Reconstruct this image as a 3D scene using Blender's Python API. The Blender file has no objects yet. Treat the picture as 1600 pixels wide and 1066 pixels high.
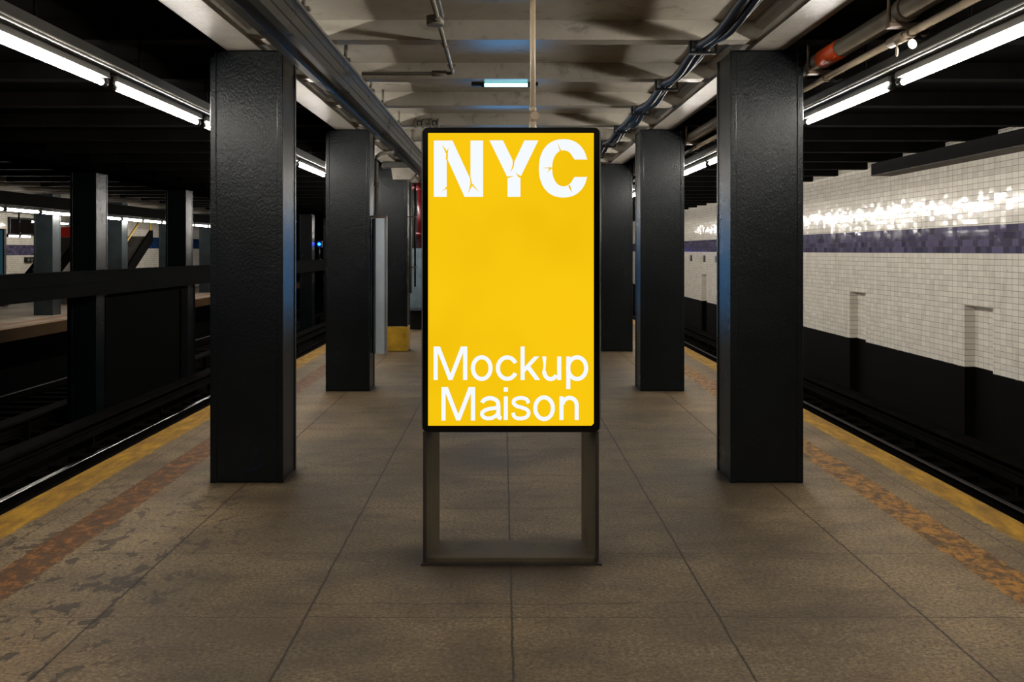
import bpy, bmesh, math, random
from mathutils import Vector, Matrix
random.seed(7)
SC = bpy.context.scene
COL = SC.collection
F = 1600.0; CX = 785.0; CY = 392.0; H = 1.572
def P(px, py, Y):
    return Vector(((px-CX)*Y/F, Y, H-(py-CY)*Y/F))

# ------------------------------------------------------------------ node helpers
class NT:
    def __init__(s, name):
        s.m = bpy.data.materials.new(name); s.m.use_nodes = True
        s.t = s.m.node_tree; s.t.nodes.clear()
        s.out = s.t.nodes.new('ShaderNodeOutputMaterial')
    def n(s, typ, **kw):
        x = s.t.nodes.new(typ)
        for k, v in kw.items(): setattr(x, k, v)
        return x
    def link(s, a, b): s.t.links.new(a, b)
    def put(s, sock, v):
        if isinstance(v, bpy.types.NodeSocket): s.link(v, sock)
        elif v is not None:
            if isinstance(v, (tuple, list)) and len(v) == 3 and sock.type == 'RGBA': v = (*v, 1)
            sock.default_value = v
    def m_(s, op, a, b=None, c=None, clamp=False):
        x = s.n('ShaderNodeMath', operation=op, use_clamp=clamp)
        for i, v in enumerate((a, b, c)):
            if v is not None: s.put(x.inputs[i], v)
        return x.outputs[0]
    def v_(s, op, a, b=None):
        x = s.n('ShaderNodeVectorMath', operation=op)
        s.put(x.inputs[0], a)
        if b is not None: s.put(x.inputs[1], b)
        return x.outputs[0]
    def scale(s, a, k):
        x = s.n('ShaderNodeVectorMath', operation='SCALE'); s.put(x.inputs[0], a); s.put(x.inputs[3], k); return x.outputs[0]
    def ramp(s, v, a, b):      # smooth 0..1 from a to b
        x = s.n('ShaderNodeMapRange', interpolation_type='SMOOTHSTEP')
        s.put(x.inputs[0], v); x.inputs[1].default_value = a; x.inputs[2].default_value = b
        x.inputs[3].default_value = 0; x.inputs[4].default_value = 1
        return x.outputs[0]
    def mix(s, f, a, b):
        x = s.n('ShaderNodeMix', data_type='RGBA')
        s.put(x.inputs[0], f); s.put(x.inputs[6], a); s.put(x.inputs[7], b); return x.outputs[2]
    def mul(s, a, b):
        x = s.n('ShaderNodeMix', data_type='RGBA', blend_type='MULTIPLY'); x.inputs[0].default_value = 1
        s.put(x.inputs[6], a); s.put(x.inputs[7], b); return x.outputs[2]
    def noise(s, vec, scale, detail=3, rough=.55, dist=0):
        x = s.n('ShaderNodeTexNoise'); s.put(x.inputs['Vector'], vec)
        x.inputs['Scale'].default_value = scale; x.inputs['Detail'].default_value = detail
        x.inputs['Roughness'].default_value = rough; x.inputs['Distortion'].default_value = dist
        return x.outputs[0]
    def obj(s):
        return s.n('ShaderNodeTexCoord').outputs['Object']
    def pos(s):
        return s.n('ShaderNodeNewGeometry').outputs['Position']
    def xyz(s, v):
        x = s.n('ShaderNodeSeparateXYZ'); s.put(x.inputs[0], v); return x.outputs
    def comb(s, a, b, c):
        x = s.n('ShaderNodeCombineXYZ')
        for i, v in enumerate((a, b, c)): s.put(x.inputs[i], v)
        return x.outputs[0]
    def bump(s, h, strength=.3, dist=.01):
        x = s.n('ShaderNodeBump'); x.inputs['Strength'].default_value = strength; x.inputs['Distance'].default_value = dist
        s.put(x.inputs['Height'], h); return x.outputs[0]
    def bsdf(s, color, rough=.5, metal=0., normal=None, spec=.5, coat=0, emis=None, estr=0):
        b = s.n('ShaderNodeBsdfPrincipled')
        s.put(b.inputs['Base Color'], color); s.put(b.inputs['Roughness'], rough); s.put(b.inputs['Metallic'], metal)
        s.put(b.inputs['Specular IOR Level'], spec)
        if coat: b.inputs['Coat Weight'].default_value = coat; b.inputs['Coat Roughness'].default_value = .08
        if normal is not None: s.link(normal, b.inputs['Normal'])
        if emis is not None:
            s.put(b.inputs['Emission Color'], emis); b.inputs['Emission Strength'].default_value = estr
        s.link(b.outputs[0], s.out.inputs[0]); return s.m

GAM = .88
def slg(c): return sl(tuple(255*(x/255)**GAM for x in c))
def sl(c):   # sRGB 0-255 to linear
    return tuple((x/255/12.92) if x/255 <= .04045 else ((x/255+.055)/1.055)**2.4 for x in c)

def painted(name, c, rough=.4, var=.35, bscale=25, bstr=.15, spec=.5, metal=0, dirt=None, bdist=.01, vscale=2.5):
    t = NT(name); o = t.pos()
    n1 = t.noise(o, vscale, 5, .6); n2 = t.noise(o, bscale, 4, .6)
    lo = tuple(x*(1-var) for x in c); hi = tuple(min(1, x*(1+var*.6)) for x in c)
    colr = t.mix(t.ramp(n1, .3, .7), lo, hi)
    if dirt:
        n3 = t.noise(o, 7, 6, .65, .5)
        colr = t.mix(t.m_('MULTIPLY', t.ramp(n3, .52, .75), .6), colr, dirt)
    r = t.m_('ADD', t.m_('MULTIPLY', n1, .2), rough-.1)
    return t.bsdf(colr, r, metal, t.bump(n2, bstr, bdist), spec)

def emitter(name, c, s):
    t = NT(name); e = t.n('ShaderNodeEmission'); t.put(e.inputs[0], c); e.inputs[1].default_value = s
    t.link(e.outputs[0], t.out.inputs[0]); return t.m

# ------------------------------------------------------------------ materials
M = {}
def column_paint():
    t = NT('column_paint'); o = t.pos()
    x, y, z = t.xyz(o)
    n1 = t.noise(o, 1.7, 5, .6)
    st = t.noise(t.comb(t.m_('MULTIPLY', x, 1.6), t.m_('MULTIPLY', y, 1.6), t.m_('MULTIPLY', z, .8)), 62, 4, .6, .2)
    big = t.noise(o, 9, 3, .5)
    colr = t.mix(t.ramp(n1, .3, .7), (.0030, .0046, .0052), (.0052, .0076, .0082))
    scuff = t.m_('MULTIPLY', t.ramp(t.noise(o, 6, 6, .7, 1.2), .56, .7), t.ramp(z, .7, .05))
    colr = t.mix(t.m_('MULTIPLY', scuff, .5), colr, (.008, .010, .045))
    r = t.m_('ADD', t.m_('MULTIPLY', n1, .12), .20)
    hgt = t.m_('ADD', st, t.m_('MULTIPLY', big, .5))
    return t.bsdf(colr, r, 0, t.bump(hgt, .38, .0065), .30)
M['column'] = column_paint()
M['column_far'] = painted('far_column_paint', (.034, .046, .050), .35, .3, 20, .15)
M['column_y'] = painted('column_yellow_paint', sl((176, 140, 30)), .45, .3, 20, .2, dirt=(.03, .025, .02))
M['grey'] = painted('ceiling_paint', sl((186, 180, 168)), .33, .16, 30, .10, dirt=sl((95, 88, 78)), vscale=1.2)
M['girder'] = painted('girder_paint', sl((142, 136, 126)), .36, .22, 35, .25, dirt=sl((95, 88, 78)))
M['dark'] = painted('soot_black_paint', (.0036, .0031, .0027), .8, .4, 12, .2, spec=.05)
M['darkbeam'] = painted('sooty_beam_paint', (.0075, .0065, .0056), .7, .4, 12, .2, spec=.08)
M['blackgirder'] = painted('black_girder_paint', (.0016, .0014, .0013), .95, .4, 12, .3, spec=0)
M['duct'] = painted('dark_grey_duct_paint', sl((64, 62, 58)), .30, .25, 14, .06)
M['ductlite'] = painted('worn_duct_flange_paint', sl((112, 107, 98)), .38, .25, 14, .06)
M['cable'] = painted('black_cable_sheath', (.006, .006, .0063), .45, .2, 40, .05, spec=.2)
M['pipe'] = painted('beige_pipe_paint', sl((138, 125, 106)), .4, .25, 20, .1, dirt=sl((100, 80, 60)))
M['pipelight'] = painted('pale_drop_pipe_paint', sl((182, 166, 142)), .4, .25, 20, .1, dirt=sl((120, 96, 72)))
M['pipegrey'] = painted('grey_conduit', sl((130, 125, 115)), .38, .25, 20, .1)
M['rustpipe'] = painted('brown_pipe', sl((84, 77, 66)), .5, .3, 20, .15, dirt=sl((56, 47, 36)), spec=.3)
M['bracket'] = painted('rusty_bracket', sl((92, 76, 62)), .5, .4, 20, .2)
M['soffit'] = painted('grey_soffit', sl((96, 90, 82)), .6, .4, 8, .2, spec=.2)  # wall beam underside, lighter grey than its case
M['orange'] = painted('orange_tape', sl((196, 74, 14)), .5, .2, 20, .1)
M['ink'] = painted('dark_ink', (.03, .012, .006), .6)
M['tag'] = painted('cream_tag', sl((225, 215, 190)), .5, .1)
M['red'] = painted('red_pipe_paint', sl((92, 14, 22)), .35, .3, 20, .1)
M['redsign'] = painted('red_sign_face', sl((200, 40, 22)), .5, .15)
M['silver'] = painted('brushed_silver', sl((176, 186, 194)), .35, .12, 30, .03, metal=.3)
M['cabinet'] = painted('grey_blue_cabinet', sl((112, 130, 142)), .5, .35, 15, .15, dirt=sl((70, 80, 88)))
M['rail'] = painted('polished_rail', sl((190, 185, 178)), .14, .1, 20, 0, metal=1)
M['railrust'] = painted('rail_rust', (.0045, .0034, .0027), .7, .4, 25, .3, spec=.05)
M['ballast'] = painted('track_bed_dirt', (.0042, .0033, .0026), .9, .5, 10, .8, spec=.03, bdist=.05)
M['tie'] = painted('track_tie_wood', (.0042, .0033, .0026), .9, .5, 14, .4, spec=.03)
M['cover'] = painted('cover_board', (.0085, .0062, .0046), .8, .5, 10, .3, spec=.04)
M['parapet'] = painted('parapet_paint', (.0062, .0064, .0064), .8, .3, 14, .2, spec=.02)
M['infill'] = painted('infill_paint', (.0026, .0026, .0025), .85, .3, 14, .2, spec=.02)
M['wood'] = painted('stair_tread', sl((92, 87, 80)), .5, .3)
M['handrail'] = painted('yellow_handrail', sl((190, 160, 80)), .3, .2)
M['steel'] = painted('pale_handrail', sl((220, 215, 205)), .3, .1)
M['black'] = painted('glossy_black_bezel', (.0012, .0013, .0016), .12, .1, 5, 0)
M['shell'] = painted('kiosk_edge_metal', sl((120, 118, 114)), .35, .15, 30, .03, metal=.4)
M['leg'] = painted('kiosk_leg_bronze', sl((80, 71, 55)), .6, .25, 22, .08, metal=0, spec=.25, dirt=sl((40, 32, 26)))
M['foot'] = painted('kiosk_foot_plate', sl((44, 35, 28)), .6, .5, 25, .4)
M['fixture'] = painted('fixture_housing', sl((66, 64, 60)), .4, .2, 20, .05)
M['pan'] = painted('reflector_pan', sl((120, 118, 114)), .35, .1, 20, .03)
M['lip'] = painted('bright_conduit', sl((128, 126, 122)), .3, .1, 20, .02)
M['socket'] = painted('black_socket', (.012, .011, .010), .4)
M['tube'] = emitter('lamp_tube', (1.0, .955, .89), 150)
M['tubefar'] = emitter('lamp_tube_far', (1.0, .96, .90), 48)
M['cyan'] = emitter('cyan_lamp_tube', (.36, .86, 1.0), 3.2)
M['bluelens'] = emitter('blue_signal_lens', (.004, .04, 1.0), 26)
M['white_ink'] = emitter('white_lettering', slg((245, 250, 255)), 1.0)
M['bluescreen'] = emitter('pale_blue_screen', (.09, .44, .95), 2.7)
M['dimscreen'] = emitter('dim_teal_screen', (.045, .12, .16), .42)

def screen_yellow():
    t = NT('yellow_screen'); o = t.pos()
    n = t.ramp(t.noise(o, 1.6, 2, .5), .35, .75)
    c = t.mix(n, slg((250, 200, 16)), slg((239, 190, 10)))
    e = t.n('ShaderNodeEmission'); t.link(c, e.inputs[0]); e.inputs[1].default_value = 1.0
    t.link(e.outputs[0], t.out.inputs[0]); return t.m
M['yellow'] = screen_yellow()
M['crack'] = M['yellow']

def floor_mat():
    t = NT('platform_concrete'); o = t.pos()
    x, y, z = t.xyz(o)
    nz = t.noise(o, 1.1, 6, .62)
    nf = t.noise(o, 60, 8, .85)
    nm = t.noise(t.comb(t.m_('MULTIPLY', x, .55), y, 0), 5, 6, .65, .6)
    base = t.mix(t.ramp(nz, .3, .72), sl((92, 80, 62)), sl((138, 122, 98)))
    base = t.mix(t.m_('MULTIPLY', t.ramp(nm, .45, .7), .45), base, sl((68, 58, 46)))
    base = t.mix(t.m_('MULTIPLY', t.ramp(nf, .42, .62), .6), base, sl((58, 47, 36)))
    vo = t.n('ShaderNodeTexVoronoi'); t.put(vo.inputs['Vector'], o); vo.inputs['Scale'].default_value = 55
    speck = t.ramp(vo.outputs['Distance'], .16, .06)
    base = t.mix(t.m_('MULTIPLY', speck, t.m_('MULTIPLY', t.ramp(t.noise(o, 9, 2), .5, .7), .45)), base, sl((175, 160, 138)))
    grit = t.noise(o, 48, 10, .85)
    gv = t.m_('ADD', .40, t.m_('MULTIPLY', t.ramp(grit, .35, .65), 1.1))
    base = t.mul(base, t.comb(gv, gv, gv))
    # rust-brown tint patches
    base = t.mix(t.m_('MULTIPLY', t.ramp(t.noise(o, .9, 4, .6, .4), .5, .75), .3), base, sl((104, 78, 50)))
    # lighter margins beside the columns
    ax = t.m_('ABSOLUTE', t.m_('SUBTRACT', x, .03))
    marg = t.m_('MULTIPLY', t.ramp(ax, 1.0, 2.0), .75)
    base = t.mix(marg, base, t.mul(base, (1.55, 1.5, 1.42)))
    # damp spots on the left
    warp = t.v_('ADD', o, t.scale(t.n('ShaderNodeTexNoise').outputs['Color'], 0))
    sp = t.noise(t.comb(x, t.m_('MULTIPLY', y, .62), 3.3), 12, 5, .55, .35)
    spm = t.m_('MULTIPLY', t.ramp(sp, .572, .592), t.m_('MULTIPLY', t.ramp(x, -1.1, -1.75), t.ramp(y, 9., 4.6)))
    base = t.mix(t.m_('MULTIPLY', spm, .8), base, sl((52, 43, 34)))
    # grime around kiosk foot; dirt plus painted occlusion shade around column bases
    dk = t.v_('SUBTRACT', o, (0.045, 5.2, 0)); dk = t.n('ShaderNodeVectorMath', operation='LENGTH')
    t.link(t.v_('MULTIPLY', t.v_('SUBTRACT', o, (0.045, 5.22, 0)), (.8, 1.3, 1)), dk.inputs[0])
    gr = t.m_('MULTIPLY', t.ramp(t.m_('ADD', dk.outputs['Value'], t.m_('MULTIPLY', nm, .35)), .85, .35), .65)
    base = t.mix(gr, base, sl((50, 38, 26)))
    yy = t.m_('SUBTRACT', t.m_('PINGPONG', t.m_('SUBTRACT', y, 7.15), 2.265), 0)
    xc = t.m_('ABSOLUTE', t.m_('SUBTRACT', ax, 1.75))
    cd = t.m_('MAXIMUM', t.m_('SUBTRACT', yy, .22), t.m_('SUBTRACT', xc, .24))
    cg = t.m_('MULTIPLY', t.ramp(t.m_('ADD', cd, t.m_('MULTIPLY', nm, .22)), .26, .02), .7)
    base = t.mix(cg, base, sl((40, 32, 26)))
    # joints
    wob = t.m_('MULTIPLY', t.m_('SUBTRACT', t.noise(o, 3, 4), .5), .028)
    wob2 = t.m_('MULTIPLY', t.m_('SUBTRACT', t.noise(o, 24, 3), .5), .010)
    xs = t.m_('ADD', x, t.m_('ADD', t.m_('MULTIPLY', wob, .5), wob2)); ys = t.m_('ADD', y, t.m_('ADD', wob, wob2))
    sx = t.m_('PINGPONG', t.m_('ADD', xs, -.04+.886*20), .443)
    sx = t.m_('SUBTRACT', .0, t.m_('SUBTRACT', 0, sx))
    lx = t.m_('MULTIPLY', t.ramp(sx, .0075, .002), t.m_('LESS_THAN', ax, 1.95))
    sy = t.m_('PINGPONG', t.m_('ADD', ys, -4.39+.93*20), .465)
    ly = t.m_('MULTIPLY', t.ramp(sy, .0065, .0015), t.m_('LESS_THAN', ax, 2.24))
    ly = t.m_('MULTIPLY', ly, t.m_('ADD', .45, t.m_('MULTIPLY', t.ramp(nz, .35, .6), .5)))
    gx = t.m_('ABSOLUTE', t.m_('SUBTRACT', t.m_('ABSOLUTE', t.m_('ADD', xs, -.03)), 2.66))
    lg = t.m_('MULTIPLY', t.ramp(gx, .007, .002), .6)
    # hairline crack
    ck = t.m_('ABSOLUTE', t.m_('SUBTRACT', ys, t.m_('ADD', 4.47, t.m_('MULTIPLY', t.noise(t.comb(x, 0, 0), 2.2, 3), .18))))
    ck = t.m_('MULTIPLY', t.ramp(ck, .007, .002), t.m_('MULTIPLY', t.m_('LESS_THAN', ax, 1.05), t.ramp(nm, .38, .55)))
    line = t.m_('MAXIMUM', t.m_('MAXIMUM', lx, ly), t.m_('MAXIMUM', lg, t.m_('MULTIPLY', ck, .8)))
    base = t.mix(t.m_('MULTIPLY', line, .82), base, sl((34, 27, 21)))
    # worn orange stripe
    e = t.m_('ADD', t.m_('ABSOLUTE', t.m_('SUBTRACT', ax, 2.385)), t.m_('MULTIPLY', t.m_('SUBTRACT', t.noise(o, 18, 4), .5), .05))
    om = t.ramp(e, .118, .106)
    on = t.noise(t.comb(t.m_('MULTIPLY', x, 1.5), y, 0), 9, 8, .78, .3)
    wear = t.mix(t.ramp(x, -.3, .3), sl((82, 52, 20)), sl((78, 56, 27)))
    oc = t.mix(t.ramp(t.m_('ADD', on, t.m_('MULTIPLY', t.m_('LESS_THAN', x, 0), -.045)), .42, .58), wear, t.mix(t.ramp(x, -.3, .3), sl((152, 98, 30)), sl((172, 122, 42))))
    oc = t.mix(t.m_('MULTIPLY', t.ramp(nf, .5, .68), .75), oc, sl((44, 34, 26)))
    base = t.mix(t.m_('MULTIPLY', om, .88), base, oc)
    # yellow platform edge, ragged inner border
    ym = t.ramp(t.m_('ADD', ax, t.m_('MULTIPLY', t.m_('SUBTRACT', t.noise(o, 10, 6, .7), .5), .09)), 2.755, 2.77)
    yc = t.mix(t.ramp(t.noise(t.comb(t.m_('MULTIPLY', x, 2), t.m_('MULTIPLY', y, .5), 0), 6, 7, .7), .35, .72), sl((132, 98, 22)), sl((200, 154, 34)))
    yc = t.mix(t.m_('MULTIPLY', t.ramp(nf, .52, .72), .5), yc, sl((74, 58, 28)))
    base = t.mix(t.m_('MULTIPLY', ym, .92), base, yc)
    hgt = t.m_('SUBTRACT', t.m_('ADD', t.m_('MULTIPLY', nf, .5), t.m_('MULTIPLY', nm, .5)), t.m_('MULTIPLY', line, 2.0))
    rg = t.m_('ADD', .52, t.m_('MULTIPLY', nz, .3))
    FL = .70
    base = t.mul(base, (FL, FL*.985, FL*.93))
    return t.bsdf(base, rg, 0, t.bump(hgt, .35, .008), .35)
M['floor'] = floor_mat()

def far_floor():
    t = NT('far_platform_concrete'); o = t.pos(); x, y, z = t.xyz(o)
    nz = t.noise(o, 1.2, 5, .6)
    c = t.mix(t.ramp(nz, .3, .7), sl((136, 124, 108)), sl((178, 164, 142)))
    e = t.m_('ABSOLUTE', t.m_('ADD', x, 10.55))
    c = t.mix(t.m_('MULTIPLY', t.ramp(e, .14, .10), .7), c, sl((150, 84, 44)))
    e2 = t.m_('ABSOLUTE', t.m_('ADD', x, 10.0))
    c = t.mix(t.m_('MULTIPLY', t.ramp(e2, .16, .12), .8), c, sl((150, 108, 58)))
    return t.bsdf(c, .6)
M['farfloor'] = far_floor()

def tile_mat(name, b0, b1, base_z, white=(232, 226, 214), band=(96, 91, 116), tint=1.):
    t = NT(name); o = t.pos(); x, y, z = t.xyz(o)
    def brick(w, h, off):
        br = t.n('ShaderNodeTexBrick'); br.offset = off; br.offset_frequency = 2; br.squash = 1
        t.put(br.inputs['Vector'], t.comb(y, t.m_('SUBTRACT', z, b0), 0))
        br.inputs['Scale'].default_value = 1; br.inputs['Mortar Size'].default_value = .0028; br.inputs['Mortar Smooth'].default_value = .15
        br.inputs['Brick Width'].default_value = w; br.inputs['Row Height'].default_value = h; br.inputs['Bias'].default_value = 0
        br.inputs['Color1'].default_value = (0, 0, 0, 1); br.inputs['Color2'].default_value = (1, 1, 1, 1); br.inputs['Mortar'].default_value = (.5, .5, .5, 1)
        return br
    bw = brick(.15, .0762, 0); bb = brick(.15, .0762*1.18, .5)
    isband = t.m_('MULTIPLY', t.m_('GREATER_THAN', z, b0), t.m_('LESS_THAN', z, b1))
    def cells(w, h):
        return t.v_('FLOOR', t.comb(t.m_('DIVIDE', y, w), t.m_('DIVIDE', t.m_('SUBTRACT', z, b0), h), 0))
    wn = t.n('ShaderNodeTexWhiteNoise', noise_dimensions='3D'); t.link(cells(.15, .0762), wn.inputs['Vector'])
    nz = t.noise(o, .8, 5, .6); ns = t.noise(t.comb(y, t.m_('MULTIPLY', z, .25), 0), 5, 5, .65)
    wlo = sl(tuple(v*.94 for v in white)); whi = sl(white)
    wc = t.mix(wn.outputs['Value'], wlo, whi)
    wc = t.mix(t.m_('MULTIPLY', t.ramp(ns, .5, .8), .35), wc, sl((140, 126, 108)))
    wc = t.mix(t.m_('MULTIPLY', t.ramp(t.noise(o, 14, 5, .7), .64, .72), .6), wc, sl((74, 60, 48)))
    bcv = bb.outputs['Color']
    blo = sl(tuple(v*.74 for v in band)); bhi = sl(tuple(min(255, v*1.15) for v in band))
    bc = t.mix(bcv, blo, bhi)
    mort = t.m_('ADD', t.m_('MULTIPLY', bw.outputs['Fac'], t.m_('SUBTRACT', 1, isband)), t.m_('MULTIPLY', bb.outputs['Fac'], isband))
    c = t.mix(isband, wc, bc)
    c = t.mix(t.m_('MULTIPLY', mort, .8), c, sl((70, 58, 48)))
    edge = t.m_('ADD', z, t.m_('MULTIPLY', t.m_('SUBTRACT', t.noise(t.comb(y, 0, 0), 5, 5, .7), .5), .05))
    blk = t.m_('LESS_THAN', edge, base_z)
    c = t.mix(blk, c, (.0055, .005, .0045))
    wn2 = t.n('ShaderNodeTexWhiteNoise', noise_dimensions='3D'); t.link(t.v_('ADD', cells(.15, .0762), (7.3, 3.1, 0)), wn2.inputs['Vector'])
    tilt = t.scale(t.v_('SUBTRACT', wn2.outputs['Color'], (.5, .5, .5)), .034)
    tl = t.v_('MULTIPLY', tilt, t.comb(t.m_('SUBTRACT', 1, blk), t.m_('SUBTRACT', 1, blk), t.m_('SUBTRACT', 1, blk)))
    hb = t.m_('ADD', t.m_('SUBTRACT', 1, mort), t.m_('MULTIPLY', t.noise(o, 9, 2), .10))
    nb = t.bump(hb, .30, .004)
    nn = t.v_('NORMALIZE', t.v_('ADD', nb, tl))
    rg = t.m_('ADD', t.m_('ADD', .055, t.m_('MULTIPLY', nz, .09)), t.m_('MULTIPLY', t.m_('MAXIMUM', mort, blk), .55))
    return t.bsdf(c, rg, 0, nn, t.m_('SUBTRACT', .32, t.m_('MULTIPLY', blk, .28)))
M['tile'] = tile_mat('white_tile_purple_band', 1.54, 1.90, .015)
M['tileleft'] = tile_mat('far_white_tile_purple_band', 1.40, 1.80, .02)
M['tileblue'] = tile_mat('white_tile_blue_band', 1.66, 2.08, .02, band=(30, 66, 112))

# ------------------------------------------------------------------ mesh helpers
def box(bm, x0, x1, y0, y1, z0, z1, bev=0, mi=0):
    vs = [bm.verts.new((x, y, z)) for x in (x0, x1) for y in (y0, y1) for z in (z0, z1)]
    fs = [(0,1,3,2), (4,6,7,5), (0,4,5,1), (2,3,7,6), (0,2,6,4), (1,5,7,3)]
    faces = [bm.faces.new([vs[i] for i in f]) for f in fs]
    for f in faces: f.material_index = mi
    if bev:
        es = list({e for f in faces for e in f.edges})
        bmesh.ops.bevel(bm, geom=es, offset=bev, segments=2, affect='EDGES', profile=.5)
    return faces

def prism_y(bm, prof, y0, y1, mi=0):      # closed (x,z) profile extruded along Y
    a = [bm.verts.new((x, y0, z)) for x, z in prof]; b = [bm.verts.new((x, y1, z)) for x, z in prof]
    n = len(prof)
    for i in range(n):
        bm.faces.new((a[i], a[(i+1) % n], b[(i+1) % n], b[i])).material_index = mi
    bm.faces.new(a[::-1]).material_index = mi; bm.faces.new(b).material_index = mi

def prism_z(bm, prof, z0, z1, mi=0):
    a = [bm.verts.new((x, y, z0)) for x, y in prof]; b = [bm.verts.new((x, y, z1)) for x, y in prof]
    n = len(prof)
    for i in range(n): bm.faces.new((a[i], a[(i+1) % n], b[(i+1) % n], b[i])).material_index = mi
    bm.faces.new(a[::-1]).material_index = mi; bm.faces.new(b).material_index = mi

def tube(bm, pts, r, seg=12, caps=True, mi=0):
    pts = [Vector(p) for p in pts]; rings = []
    for i, p in enumerate(pts):
        d = (pts[min(i+1, len(pts)-1)] - pts[max(i-1, 0)]).normalized()
        up = Vector((0, 0, 1)) if abs(d.z) < .9 else Vector((1, 0, 0))
        u = d.cross(up).normalized(); v = u.cross(d)
        rr = r[i] if isinstance(r, (list, tuple)) else r
        rings.append([bm.verts.new(p + (u*math.cos(a) + v*math.sin(a))*rr) for a in [2*math.pi*k/seg for k in range(seg)]])
    for a, b in zip(rings, rings[1:]):
        for k in range(seg):
            f = bm.faces.new((a[k], a[(k+1) % seg], b[(k+1) % seg], b[k])); f.smooth = True; f.material_index = mi
    if caps:
        bm.faces.new(rings[0][::-1]).material_index = mi; bm.faces.new(rings[-1]).material_index = mi

def obj(name, bm, mats, parent=None, loc=None):
    if not isinstance(mats, (list, tuple)): mats = [mats]
    bmesh.ops.recalc_face_normals(bm, faces=bm.faces[:])
    me = bpy.data.meshes.new(name); bm.to_mesh(me); bm.free()
    for m in mats: me.materials.append(m)
    o = bpy.data.objects.new(name, me); COL.objects.link(o)
    if loc is not None: o.location = loc
    if parent is not None: o.parent = parent
    return o
def NB(): return bmesh.new()
def tag(o, label, cat, group=None, kind=None):
    if label: o['label'] = label
    if cat: o['category'] = cat
    if group: o['group'] = group
    if kind: o['kind'] = kind
    return o
def thing(name, label, cat, loc=(0,0,0), rz=0, group=None):
    o = bpy.data.objects.new(name, None); o.empty_display_size = .1; COL.objects.link(o)
    o.location = loc; o.rotation_euler = (0, 0, rz)
    return tag(o, label, cat, group)
def dup(root, loc, label, rz=None, group=None):
    r = root.copy(); COL.objects.link(r); r.location = loc
    if rz is not None: r.rotation_euler = (0, 0, rz)
    r['label'] = label
    if group: r['group'] = group
    for ch in list(root.children):
        c = ch.copy(); COL.objects.link(c); c.parent = r
        for g in list(ch.children):
            d = g.copy(); COL.objects.link(d); d.parent = c
    return r
def struct(name, bm, mats, parent=None):
    o = obj(name, bm, mats, parent)
    if parent is None: o['kind'] = 'structure'
    return o
ORD = ['nearest', 'second', 'third', 'fourth', 'fifth', 'sixth', 'seventh', 'eighth', 'ninth', 'tenth', 'eleventh', 'twelfth', 'thirteenth', 'fourteenth', 'fifteenth', 'sixteenth', 'seventeenth', 'eighteenth', 'nineteenth', 'twentieth', 'twenty-first', 'twenty-second', 'twenty-third', 'twenty-fourth', 'twenty-fifth', 'twenty-sixth', 'twenty-seventh', 'twenty-eighth']
YF, BAY = 6.93, 4.53       # first column front, bay length
YEND = 52.0
ZB, ZD = 2.956, 3.085      # beam soffit, ceiling deck

# ------------------------------------------------------------------ setting
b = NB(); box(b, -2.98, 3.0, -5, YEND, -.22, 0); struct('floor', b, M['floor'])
b = NB(); box(b, -2.70, 2.72, -5, YEND, -1.30, -.22); struct('wall_platform', b, M['dark'])
b = NB(); box(b, -9.9, -2.70, -5, YEND, -1.50, -1.30); struct('floor_track_left', b, M['ballast'])
b = NB(); box(b, 2.72, 6.45, -5, YEND, -1.50, -1.30); struct('floor_track_right', b, M['ballast'])
b = NB(); box(b, -18.5, -9.9, 5, YEND, -.25, 0); struct('floor_far_platform', b, M['farfloor'])
b = NB(); box(b, -18.5, -10.1, 5, YEND, -1.50, -.25); struct('wall_far_platform', b, M['dark'])

# right wall with refuge niches
WX = 6.2
nich = [13.74 - .80 + 4.53*k for k in range(-2, 9)]     # near edge of each niche, .8 wide
b = NB(); prev = -5
for y in nich:
    if y < 0: continue
    box(b, WX, WX+.4, prev, y, -1.5, ZD)
    box(b, WX, WX+.4, y, y+.8, .845, ZD)
    box(b, WX+.14, WX+.4, y, y+.8, -1.5, .845)
    prev = y+.8
box(b, WX, WX+.4, prev, YEND, -1.5, ZD)
struct('wall_right', b, M['tile'])
b = NB(); box(b, -18.9, -18.5, 5, YEND, -1.5, ZD); struct('wall_left', b, M['tileleft'])
b = NB(); box(b, -18.9, WX+.4, YEND, YEND+.3, -1.5, ZD+.2); struct('wall_back', b, M['dark'])

# ceilings with their cross beams
beamY = [6.71 + 1.524*k for k in range(-7, 29)]
def ceiling(name, x0, x1, deckmat, beammat, part, ystart=-5, bx0=None, bx1=None):
    b = NB(); box(b, x0, x1, -5, YEND, ZD, ZD+.2); c = struct(name, b, deckmat)
    for y in beamY:
        if y < ystart: continue
        b = NB()
        prof = [(y, ZB), (y+.165, ZB), (y+.165, ZB+.018), (y+.135, ZB+.03), (y+.135, ZD), (y, ZD)]
        a = [b.verts.new((bx0 or x0, p, q)) for p, q in prof]; d = [b.verts.new((bx1 or x1, p, q)) for p, q in prof]
        for i in range(len(prof)):
            b.faces.new((a[i], a[(i+1) % 6], d[(i+1) % 6], d[i]))
        b.faces.new(a[::-1]); b.faces.new(d)
        obj(part, b, beammat, c)
    return c
ceiling('ceiling', -1.72, 1.78, M['grey'], M['grey'], 'ceiling_beam', bx0=-1.67, bx1=1.71)
ceiling('ceiling_track_right', 1.78, 6.6, M['dark'], M['darkbeam'], 'track_beam', 0, bx0=1.87, bx1=6.2)
ceiling('ceiling_track_left', -6.53, -1.72, M['dark'], M['darkbeam'], 'track_beam', 0, bx0=-6.39, bx1=-1.87)
ceiling('ceiling_second_track', -9.9, -6.53, M['dark'], M['darkbeam'], 'track_beam', 0, bx1=-6.67)
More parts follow.
